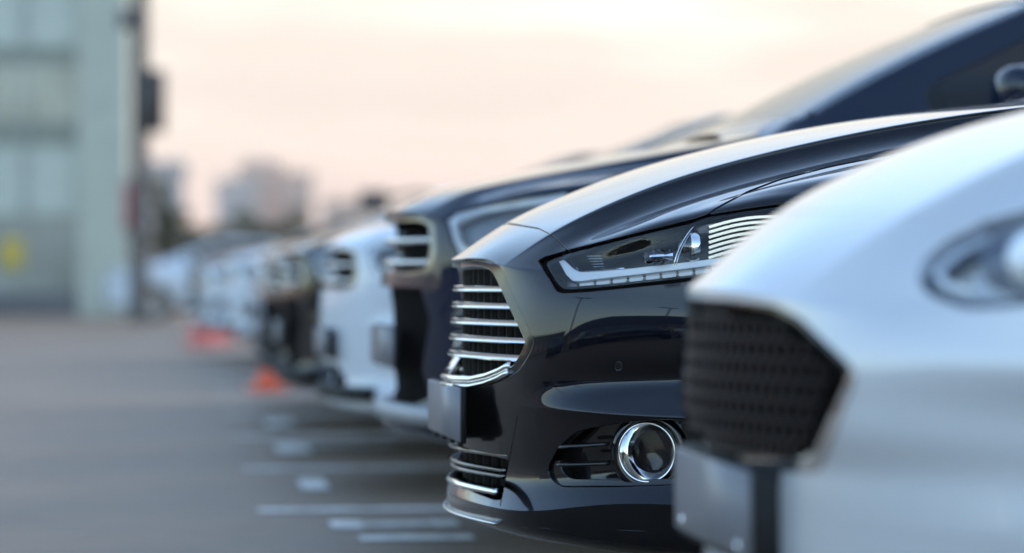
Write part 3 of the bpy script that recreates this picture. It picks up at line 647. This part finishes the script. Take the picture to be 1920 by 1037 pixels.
q = MB(); wb = lambda z: float(np.interp(z, [.545, .57, .66, .67, .74, .757], [.345, .375, .442, .442, .31, .26]))
bt = np.linspace(0, .5, 26); zt_ = np.linspace(.53, .78, 9); TAB = np.array([[SA(b, z) for b in bt] for z in zt_])
def SAf(b, z): return float(np.interp(abs(b), bt, [np.interp(z, zt_, TAB[:, k]) for k in range(26)])) if False else float(sum(w_ * np.interp(abs(b), bt, TAB[i]) for i, w_ in ((min(int((z - .53) / .03125), 7), 1 - ((z - .53) / .03125) % 1), (min(int((z - .53) / .03125) + 1, 8), ((z - .53) / .03125) % 1))))
for r_ in range(8):                       # honeycomb wires
    z = .560 + r_ * .0255; n = 19
    for k in range(-n, n + 1):
        b = k * .025 + (.0125 if r_ % 2 else 0); c = [(b - .0122, 0), (b - .0065, .0118), (b + .0065, .0118), (b + .0122, 0)]
        if abs(b) > .49 or sdf(sb.sheet(np.array([[SAf(b, z) + .014, -abs(b), z]])), inn)[0] < 5: continue
        for s_ in (1, -1): q.sweep([(SAf(bb, z) + .014, -bb, z + s_ * dz) for bb, dz in c], [(-.008, -.0018), (.012, -.0018), (.012, .0018), (-.008, .0018)], caps=False)
q.obj('honeycomb_mesh', 'gloss', gr, False)
ss.patch('chrome_edge', [(1591, 705), (1605, 690), (1592, 738), (1543, 868), (1528, 884), (1440, 882), (1400, 876), (1290, 862), (1240, 858), (1240, 846), (1290, 850), (1400, 863), (1440, 862), (1500, 863), (1524, 854), (1580, 735)], 'chrome', gr, off=-.002, lipd=.012, r=5, n=150)
pl = empty('number_plate', parent=root)
q = MB(); q.box((.016, -.26, .412), (.023, .26, .530), .003); q.obj('plate', 'plate', pl)
q = MB(); q.box((.0235, -.268, .402), (.10, .268, .536), .004); q.obj('plate_holder', 'plastic', pl)
for yb in (-.2, .2):
    q = MB(); q.lathe([(0, .003), (.007, .002), (.008, 0)], (.016, yb, .428), (-1, 0, 0), n=16); q.obj('plate_screw', 'chrome', pl)
hl = [empty('headlight', parent=root), empty('headlight', parent=root)]
ss.patch('lens', [(1727, 513), (1740, 486), (1780, 453), (1852, 420), (1960, 393), (2112, 369), (2148, 402), (2112, 494), (1998, 549), (1900, 569), (1812, 573), (1748, 549), (1731, 532)], 'lens', hl, off=.003, lipd=.01, r=12, n=90)
ss.patch('housing', HS, 'lightguide', hl, off=.055, n=60, r=12)
ss.patch('seal', HS, 'bluebezel', hl, off=.010, n=120, r=12, lipd=.05, extra=lambda Q: -sdf(Q, roundpoly([(1730, 512), (1744, 488), (1783, 456), (1854, 424), (1960, 397), (2108, 373), (2144, 402), (2109, 491), (1997, 545), (1900, 565), (1813, 569), (1751, 546), (1735, 531)], 12)))
ss.patch('projector_bezel', [(1838, 500), (1846, 462), (1880, 432), (1940, 415), (2010, 430), (2030, 480), (2000, 530), (1940, 552), (1870, 545), (1848, 528)], 'bluebezel', hl, off=.02, lipd=.01, n=80, r=20)
ss.patch('light_guide', [(1748, 505), (1790, 466), (1850, 436), (1856, 444), (1800, 474), (1764, 508), (1772, 526), (1830, 546), (1824, 556), (1764, 538)], 'lightguide', hl, off=.018, lipd=.004, n=90, r=6)
for sd in (1, -1):
    e = hl[0 if sd == 1 else 1]; c = sb.on(1935, 487, .60); q = MB(); q.lathe([(0, -.03), (.012, -.028), (.024, -.018), (.032, 0), (.036, 0), (.036, .02)], c, (.8, .6, 0), n=32)
    mesh_obj('projector_lens', [(p[0], p[1] * sd, p[2]) for p in q.V], q.F, 'lightguide', e)

# ------------------------------------------------------------------ the dark blue crossover, and the cars beyond built on the same body
BLUE = (.63, 8.3, 3.)
ZB = [(0, 0), (.235, .30), (.335, .40), (.56, .70), (.66, .80), (.79, .945), (.811, .962), (.85, 1.003), (.90, 1.03), (1.01, 1.087), (1.083, 1.145), (1.174, 1.205), (1.515, 1.68)]
AB = [(-.3, -.3), (0, 0), (.9, .9), (1.30, 1.0), (1.36, 1.03), (2.08, 1.86), (2.2, 2.0), (4.86, 4.4)]
bb_ = Body(net(ZB, AB, .25), BLUE); bs_ = Shell(bb_, samples(7, 7, 4), np.linspace(0, 11, 133))
GB = [(560, 412), (735, 410), (790, 410), (814, 420), (818, 470), (808, 508), (775, 516), (735, 514), (560, 512)]
HB = [(836, 412), (850, 400), (900, 388), (1000, 372), (1062, 362), (1082, 372), (1060, 405), (1000, 440), (930, 466), (880, 480), (858, 478), (846, 452)]
HOODB = [(500, 395), (780, 396), (815, 404), (832, 414), (850, 398), (900, 386), (1000, 370), (1062, 358), (1160, 330), (1300, 300), (1500, 275), (1800, 240), (2200, 200), (2200, -400), (500, -400)]
def crossover(root, LB, paint_, skid):
    ph = np.full(bs_.u.shape, 99.)
    for poly, r in ((GB, 8), (HB, 6), (LB, 6)): ph = np.minimum(ph, np.where(bs_.u < UK, -sdf(bs_.Q, roundpoly(poly, r)), 99))
    car_common(root, bs_, ph, HOODB, paint_, wr=.35, wheels=(.92, 3.45))
    gr = empty('front_grille', parent=root)
    bs_.patch('grille_backing', GB, 'cavity', gr, off=.06, sides='joint', n=40, r=8)
    bs_.patch('grille_frame', GB, 'darkchrome', gr, off=.0, lipd=.03, sides='joint', n=110, r=8, extra=lambda Q: -sdf(Q, roundpoly([(560, 416), (735, 414), (787, 414), (804, 422), (807, 470), (799, 504), (772, 511), (560, 508)], 6)))
    for z in (.885, .820):
        be = .40; q = MB(); q.sweep([(bb_.at(b, z) + .020, -b, z) for b in np.linspace(-be, be, 30)], circ(.010, 12, .018)); q.obj('grille_bar', 'satin', gr)
    li = empty('lower_intake', parent=root)
    bs_.patch('intake_backing', LB, 'cavity', li, off=.04, sides='joint', n=40)
    q = MB(); q.sweep([(float(np.interp(abs(b), PB, PA)) + .008, -b, .385) for b in np.linspace(-.52, .52, 40)], [(-.02, -.028), (.03, -.03), (.03, .02), (-.01, .024)]); q.obj('skid_plate', skid, li)
    pl = empty('number_plate', parent=root); q = MB(); q.box((-.020, -.26, .520), (-.015, .26, .630), .003); q.obj('plate', 'plate', pl); q = MB(); q.box((-.0145, -.258, .514), (.004, .258, .634), .003); q.obj('plate_holder', 'plastic', pl)
    hl = [empty('headlight', parent=root), empty('headlight', parent=root)]
    bs_.patch('lens', HB, 'lens', hl, off=.003, n=60, r=6)
    bs_.patch('housing', HB, 'greybezel', hl, off=.05, n=40)
    HBi = [(852, 420), (862, 410), (905, 398), (1000, 383), (1052, 375), (1060, 380), (1045, 398), (992, 430), (925, 455), (880, 468), (868, 464), (858, 446)]
    bs_.patch('light_guide', HB, 'lightguide', hl, off=.012, n=110, r=6, lipd=.02, extra=lambda Q: -sdf(Q, roundpoly(HBi, 5)))
    for sd in (1, -1):
        e = empty('fog_lamp', parent=root); c = Vector((.16, -.58 * sd, .56)); q = MB(); ax = (-.8, -.6 * sd, 0)
        q.lathe([(.045, -.01), (.05, .012), (.056, .012), (.06, -.02)], c, ax, n=32); q.obj('chrome_ring', 'chrome', e); q = MB(); q.lathe([(0, .006), (.03, .004), (.046, -.004)], c, ax, n=24); q.obj('lamp_glass', 'gloss', e)
        mr = empty('door_mirror', parent=root); q = MB(); V = []
        for i in range(9):
            t = -1 + 2 * i / 8; k = math.sqrt(max(1 - abs(t) ** 2.6, .02))
            for j in range(16):
                a_ = 2 * math.pi * j / 16; cx = math.copysign(abs(math.cos(a_)) ** .7, math.cos(a_)); cz = math.copysign(abs(math.sin(a_)) ** .7, math.sin(a_))
                V.append((1.62 + cx * (.07 if cx < 0 else .045) * k, -sd * (.985 + t * .115), 1.285 + cz * .075 * k + .01 * t))
        q.add(V, [(i * 16 + j, i * 16 + (j + 1) % 16, (i + 1) * 16 + (j + 1) % 16, (i + 1) * 16 + j) for i in range(8) for j in range(16)] + [tuple(range(16)), tuple(range(128, 144))]); q.obj('mirror_cap', paint_, mr)
        q = MB(); q.sweep([(1.63, -sd * .80, 1.19), (1.62, -sd * .90, 1.225)], [(-.05, -.018), (.05, -.018), (.05, .018), (-.05, .018)]); q.obj('mirror_arm', 'plastic', mr)
    for (v0, v1) in ((-.05, .62), (-.60, .02)):
        q = MB(); q.sweep([(1.10 + .06 * abs(b), -b, 1.205 + .045 * (i / 8) - .006) for i, b in enumerate(np.linspace(v0, v1, 9))], circ(.005, 8, .008)); q.obj('wiper', 'plastic', root)
root = empty('navy_car', (BLUE[0], BLUE[1], 0), math.radians(BLUE[2]), 'tall dark navy crossover with sloping windscreen and chrome edged headlight', 'car', 'cars parked side by side')
crossover(root, [(560, 536), (735, 536), (790, 540), (806, 600), (792, 690), (806, 748), (770, 762), (690, 756), (560, 752)], 'navy', 'steel')
NAVY = root
root = empty('white_car', (.56, 10.5, 0), math.radians(2), 'white car parked beside the navy crossover with a bright pale bumper', 'car', 'cars parked side by side'); root.scale = (1, 1, .93)
crossover(root, [(560, 690), (690, 690), (760, 706), (790, 752), (770, 764), (690, 756), (560, 752)], 'white', 'plastic')
PALE = root
def copy_tree(o, parent=None, repl=None):
    c = o.copy(); COL.objects.link(c); c.parent = parent
    if repl and c.type == 'MESH':
        for sl in c.material_slots:
            if sl.material in repl: m_ = repl[sl.material]; sl.link = 'OBJECT'; sl.material = m_
    for ch in list(o.children): copy_tree(ch, c, repl)
    return c
ROW = [  # x nose, y, yaw, paint, height scale, label
    (.47, 12.6, 1, 'slate', .92, 'black car parked between the white car and another black car'),
    (.46, 14.8, 2, 'slate', .88, 'black car parked with another black car on either side'),
    (.50, 17.1, 0, 'slate', .93, 'black car parked just short of the small orange cone'),
    (.55, 21.0, 1, 'icy', .90, 'pale silver car parked just beyond the small orange cone'),
    (.38, 24.1, 1, 'white', .93, 'white car parked between two pale silver cars'),
    (.20, 27.2, 2, 'icy', .88, 'pale silver car parked just before the pair of red cones'),
    (.15, 36.0, 1, 'slate', .93, 'black car parked just beyond the pair of red cones'),
    (-1.30, 50., 0, 'white', .86, 'white car standing apart in front of the glass building')]
for x, y, yw, mt, sz, lab in ROW:
    c = copy_tree(NAVY, None, {M['navy']: M[mt], M['steel']: M['plastic']}) if mt in ('slate', 'navy') else copy_tree(PALE, None, {M['white']: M[mt]}); c.name = {'white': 'white_car', 'slate': 'black_hatchback', 'navy': 'dark_car', 'icy': 'pale_silver_car'}[mt]
    c.location = (x, y, 0); c.rotation_euler = (0, 0, math.radians(yw)); c.scale = (1, 1, sz); c['label'] = lab

# ------------------------------------------------------------------ traffic cones
def cone(x, y, h, r, label, group=None, m0='orange', band=True):
    e = empty('traffic_cone', (x, y, 0), random.random() * .6, label, 'cone', group)
    q = MB(); q.box((-r, -r, .002), (r, r, .03), .006); q.obj('base', m0, e)
    R = lambda t: r * .78 * (1 - t) + .022 * t
    for t0, t1, m, nm in ((0, .35, m0, 'lower_section'), (.35, .52, 'conewhite', 'white_band'), (.52, 1., m0, 'upper_section')) if band else ((0, .5, m0, 'lower_section'), (.5, 1., m0, 'upper_section')):
        q = MB(); q.lathe([(R(t0), .03 + (h - .03) * t0), (R(t1), .03 + (h - .03) * t1)] + ([(.012, h)] if t1 == 1 else []), (0, 0, 0), (0, 0, 1), n=28, cap=t1 == 1); q.obj(nm, m, e)
cone(.62, 18.9, .20, .13, 'small squat orange traffic cone on the asphalt between a black and a pale silver car', None, 'orange', False)
cone(.30, 31.2, .78, .22, 'tall red orange traffic cone standing out from the row, one of a pair', 'pair of traffic cones', 'conered'); cone(.48, 33.0, .78, .22, 'tall red orange traffic cone tucked in by the car noses, one of a pair', 'pair of traffic cones', 'conered')

# ------------------------------------------------------------------ glass building
M.update(spandrel=plain('pale_green_spandrel', (.44, .475, .425), .35, var=.08, scale=3), glassdark=plain('facade_glass', (.29, .315, .285), .12, spec=.8, var=.3, scale=.8), band=plain('dark_band', (.19, .22, .19), .3),
         pier=plain('pale_pier', (.40, .42, .36), .5, var=.08, scale=4, bump=.1), mullion=plain('mullion', (.30, .33, .33), .4, .4), yellow=plain('yellow_sign', (.50, .36, .04), .5), red=plain('red_banner', (.45, .06, .06), .6),
         iron=plain('dark_iron', (.03, .03, .032), .5), warmwall=plain('warm_hazed_plaster', (.58, .37, .28), .8, var=.08, scale=.4), bluewall=plain('cool_hazed_plaster', (.42, .37, .36), .8, var=.08, scale=.4), farglass=plain('far_window', (.30, .28, .28), .15),  # far wall and pane colours include the pale warm fade of distant haze
         bark=plain('bark', (.05, .04, .03), .9, var=.3, scale=12), leaf=plain('leaf', (.055, .075, .03), .6, var=.5, scale=1.2), darkroof=plain('dark_roof', (.04, .04, .045), .7), slatewall=plain('grey_cladding', (.10, .10, .11), .6, var=.1, scale=2))
BY = 55.
bld = empty('glass_building', (-.95, BY, 0), 0, 'pale green glass fronted showroom with horizontal dark bands and stone corner pier', 'building')
q = MB(); q.box((-16, .35, 0), (-.05, 14, 9.5)); q.obj('wall', 'spandrel', bld, False)
q = MB(); q.box((-.95, -.12, 0), (0, .34, 9.6), .02); q.obj('corner_pier', 'pier', bld, False)
xs = [-.95 - 1.05 * k for k in range(15)]
for (z0, z1, m, nm) in ((5.3, 6.6, 'spandrel', 'spandrel_panel'), (4.95, 5.28, 'band', 'dark_band_panel'), (3.82, 4.93, 'glassdark', 'window_pane'), (3.35, 3.80, 'band', 'dark_band_panel'), (2.0, 3.33, 'spandrel', 'spandrel_panel'), (.12, 1.98, 'glassdark', 'window_pane'), (6.62, 8.2, 'glassdark', 'window_pane'), (8.22, 9.5, 'spandrel', 'spandrel_panel')):
    for k in range(14):
        q = MB(); q.box((xs[k + 1] + .03, .10 + RNG.uniform(0, .012), z0), (xs[k] - .03, .34, z1)); q.obj(nm, m, bld, False)
for k in range(15):
    q = MB(); q.box((xs[k] - .028, .02, .0), (xs[k] + .028, .34, 9.5)); q.obj('mullion', 'mullion', bld, False)
for k in range(5):
    for (z0, z1) in ((.5, 1.98), (3.82, 4.93)):
        for t in (.33, .67):
            xm = xs[k] - 1.05 * t; q = MB(); q.box((xm - .015, .05, z0), (xm + .015, .0995, z1)); q.obj('glazing_bar', 'mullion', bld, False)
q = MB(); q.box((-16, -.06, 0), (-.96, .0195, .46)); q.obj('plinth', 'slatewall', bld, False)
q = MB(); q.box((-2.44, -.02, .95), (-2.02, .06, 1.52), .01); q.obj('yellow_sign', 'yellow', bld, False)
# dark post with signal head
po = empty('signal_post', (-.60, 47., 0), 0, 'dark street post with bulky black signal head beside the glass building', 'post')
q = MB(); q.lathe([(.18, 0), (.17, .3), (.15, .35), (.14, 7.5)], (0, 0, 0), (0, 0, 1), n=20); q.obj('pole', 'iron', po)
q = MB(); q.box((-.05, -.16, 3.2), (.42, .12, 4.25), .03); q.obj('signal_head', 'iron', po)
for z in (3.42, 3.75, 4.08):
    q = MB(); q.lathe([(.09, 0), (.10, .12), (.09, .12), (.085, .01), (0, 0)], (.19, -.16, z), (0, -1, 0), n=20); q.obj('signal_visor', 'iron', po)
q = MB(); q.box((-.35, -.1, 4.95), (.1, .1, 5.25), .02); q.obj('camera_box', 'iron', po)
ba = empty('red_banner', (-.78, 47.2, 0), 0, 'narrow red banner hanging beside the dark signal post', 'banner'); q = MB(); q.box((-.09, -.02, 1.55), (.09, .02, 2.35), .005); q.obj('cloth', 'red', ba); q = MB(); q.lathe([(.02, 0), (.02, 2.5)], (0, .03, 0), (0, 0, 1), n=10); q.obj('rod', 'iron', ba)
# street lamp rising behind the row
la = empty('street_lamp', (3.05, 40., 0), 0, 'street lamp with dark flat head on a long arm behind the parked row', 'lamp')
q = MB(); q.lathe([(.10, 0), (.06, 1.98)], (.75, 0, 0), (0, 0, 1), n=16); q.obj('pole', 'iron', la); q = MB(); q.sweep([(.75, 0, 1.95), (.4, 0, 1.99), (-.05, 0, 1.90)], circ(.035, 8)); q.obj('arm', 'iron', la); q = MB(); q.box((-.42, -.14, 1.72), (.0, .14, 2.02), .03); q.obj('lamp_head', 'iron', la)
# ------------------------------------------------------------------ far blocks
def block(x, y, wd, dp, ht, mat, label, cols, rows, roofm='darkroof', dome=False):
    e = empty('apartment_block', (x, y, 0), 0, label, 'building', 'far apartment blocks')
    q = MB(); q.box((-wd / 2, 0, 0), (wd / 2, dp, ht)); q.obj('wall', mat, e, False); q = MB(); q.box((-wd / 2 - .2, -.2, ht), (wd / 2 + .2, dp + .2, ht + .6), .1); rf = q.obj('roof', mat, e, False)
    if dome: q = MB(); q.lathe([(wd * .42 * math.cos(t), wd * .16 * math.sin(t)) for t in np.linspace(0, 1.5, 8)], (0, dp / 2, ht + .6), (0, 0, 1), n=24); q.obj('roof_vault', mat, e)
    cw, rh = wd / cols, ht / rows
    for i in range(cols):
        for j in range(rows):
            q = MB(); q.box((-wd / 2 + (i + .25) * cw, -.06, (j + .3) * rh), (-wd / 2 + (i + .75) * cw, -.01, (j + .78) * rh)); q.obj('window', 'farglass', e, False)
px2x = lambda px, y: (px - 330) / 5200 * y
D = 320.
block(px2x(443, D), D, 4.6, 8, 11.4, 'bluewall', 'far cool grey apartment block standing beside the taller warm one', 3, 5)
block(px2x(490, 340), 340, 5.4, 8, 14.0, 'warmwall', 'far warm pink apartment block with rounded roof, tallest on the horizon', 3, 6, dome=True)
block(px2x(556, 330), 330, 3.6, 8, 12.6, 'warmwall', 'far narrow warm brown block beside the rounded roof block', 2, 5)
block(px2x(312, 150), 150, 1.9, 6, 6.4, 'bluewall', 'small pale blue block seen past the dark signal post', 2, 3)
block(px2x(660, 300), 300, 6., 8, 8.6, 'warmwall', 'far low pinkish block behind the street lamp', 4, 3)
# trees
def tree(x, y, h, cr, label, n=900, seed=1, ls=.16):
    rg = np.random.default_rng(seed); e = empty('tree', (x, y, 0), 0, label, 'tree', 'trees beyond the car park'); q = MB(); q.lathe([(h * .04, 0), (h * .028, h * .4), (h * .008, h * .85)], (0, 0, 0), (0, 0, 1), n=10)
    for k in range(6):
        t = rg.uniform(0, 6.28); p = Vector((0, 0, h * rg.uniform(.3, .55))); d = Vector((math.cos(t), math.sin(t), .9)) * cr * .8; q.sweep([p, p + d * .5, p + d + Vector((0, 0, .1 * h))], circ(h * .009, 6))
    q.obj('trunk', 'bark', e); V = []; F = []; cl = [(rg.normal(0, 1, 3) * np.array([cr * .42, cr * .42, h * .14]) + [0, 0, h * .66], cr * rg.uniform(.22, .42)) for _ in range(16)]
    for k in range(n):
        c, r = cl[rg.integers(len(cl))]; d = rg.normal(0, 1, 3); d /= np.linalg.norm(d); p = c + d * r * rg.uniform(.5, 1.05); a = rg.normal(0, 1, 3); a /= np.linalg.norm(a); b = np.cross(a, rg.normal(0, 1, 3)); b /= np.linalg.norm(b); s_ = ls * rg.uniform(.6, 1.3)
        i = len(V); V += [p - a * s_, p + b * s_ * .6, p + a * s_, p - b * s_ * .6]; F.append((i, i + 1, i + 2, i + 3))
    mesh_obj('crown', V, F, 'leaf', e, smooth=False)
TL = ['rounded green tree beside the small pale blue block', 'low green tree growing left of the apartment blocks', 'low dark tree in front of the cool grey block', 'low dark tree in front of the rounded roof block', 'low tree in front of the narrow brown block']
for i, (px, y, h, cr) in enumerate(((300, 60, 2.9, .45), (348, 64, 2.3, .6), (415, 68, 2.2, .85), (485, 70, 2.3, .95), (548, 72, 2.5, .9))): tree(px2x(px, y), y, h, cr, TL[i].replace(' left of', ' by'), 1500, i + 3, .09)
# ------------------------------------------------------------------ across the lane: what the black paint mirrors
for i, (x, y, mt, lab) in enumerate(((-9.5, -3.5, 'slate', 'dark slate car across the lane facing the parked row beside the lamp mast'), (-9.6, -.4, 'icy', 'pale silver car across the lane between two dark cars'), (-9.4, 2.7, 'slate', 'dark slate car across the lane next to the pale silver one'), (-9.5, 5.6, 'navy', 'navy car across the lane at the end of the opposite row'))):
    c = copy_tree(NAVY, None, {M['navy']: M[mt], M['steel']: M['plastic']}); c.name = 'opposite_car'; c.location = (x, y, 0); c.rotation_euler = (0, 0, math.radians(180 + random.uniform(-2, 2))); c.scale = (1, 1, .92); c['label'] = lab; c['group'] = 'cars across the lane'
hall = empty('gabled_hall', (-46, -14, 0), math.radians(90), 'dark gabled hall across the car park', 'building')
q = MB(); q.box((-16, -5, 0), (16, 5, 3.6)); q.obj('wall', 'slatewall', hall, False); q = MB(); q.add([(-16.5, -5.4, 3.6), (16.5, -5.4, 3.6), (16.5, 5.4, 3.6), (-16.5, 5.4, 3.6), (-9, 0, 7.4), (9, 0, 7.4)], [(0, 1, 5, 4), (2, 3, 4, 5), (1, 2, 5), (3, 0, 4), (3, 2, 1, 0)]); q.obj('roof', 'darkroof', hall, False)
for k in range(8): q = MB(); q.box((-15 + k * 4, -5.08, .8), (-12.6 + k * 4, -5.01, 2.7)); q.obj('window', 'farglass', hall, False)
for i, (x, y, h, lab) in enumerate(((-24, 3., 8.5, 'tall lamp mast across the lane with flat twin heads'), (-27, -3., 7.8, 'lamp mast across the lane nearer the gabled hall'))):
    e = empty('lamp_mast', (x, y, 0), 0, lab, 'lamp', 'lamp masts'); q = MB(); q.lathe([(.13, 0), (.07, h)], (0, 0, 0), (0, 0, 1), n=12); q.obj('pole', 'iron', e); q = MB(); q.box((-.2, -1.0, h), (.2, 1.0, h + .12), .02); q.obj('lamp_head', 'iron', e)
hall2 = empty('low_warehouse', (-58, 16, 0), math.radians(90), 'long low dark warehouse behind the lamp masts', 'building')
q = MB(); q.box((-14, -5, 0), (14, 5, 5.)); q.obj('wall', 'slatewall', hall2, False); q = MB(); q.box((-14.3, -5.3, 5.), (14.3, 5.3, 5.5), .05); q.obj('roof', 'darkroof', hall2, False)
for k in range(7): q = MB(); q.box((-13 + k * 4, -5.08, 1.), (-10.6 + k * 4, -5.01, 3.6)); q.obj('window', 'farglass', hall2, False)

# ------------------------------------------------------------------ evening haze
hz = bpy.data.materials.new('evening_haze'); hz.use_nodes = True; n_ = hz.node_tree.nodes; n_.clear(); o_ = n_.new('ShaderNodeOutputMaterial'); v_ = n_.new('ShaderNodeVolumePrincipled')
v_.inputs['Color'].default_value = (.97, .90, .86, 1); v_.inputs['Density'].default_value = .0005; v_.inputs['Anisotropy'].default_value = .3; hz.node_tree.links.new(v_.outputs[0], o_.inputs['Volume'])
q = MB(); q.box((-300, -120, -1), (400, 700, 20)); tag(q.obj('haze', hz, smooth=False), kind='stuff')
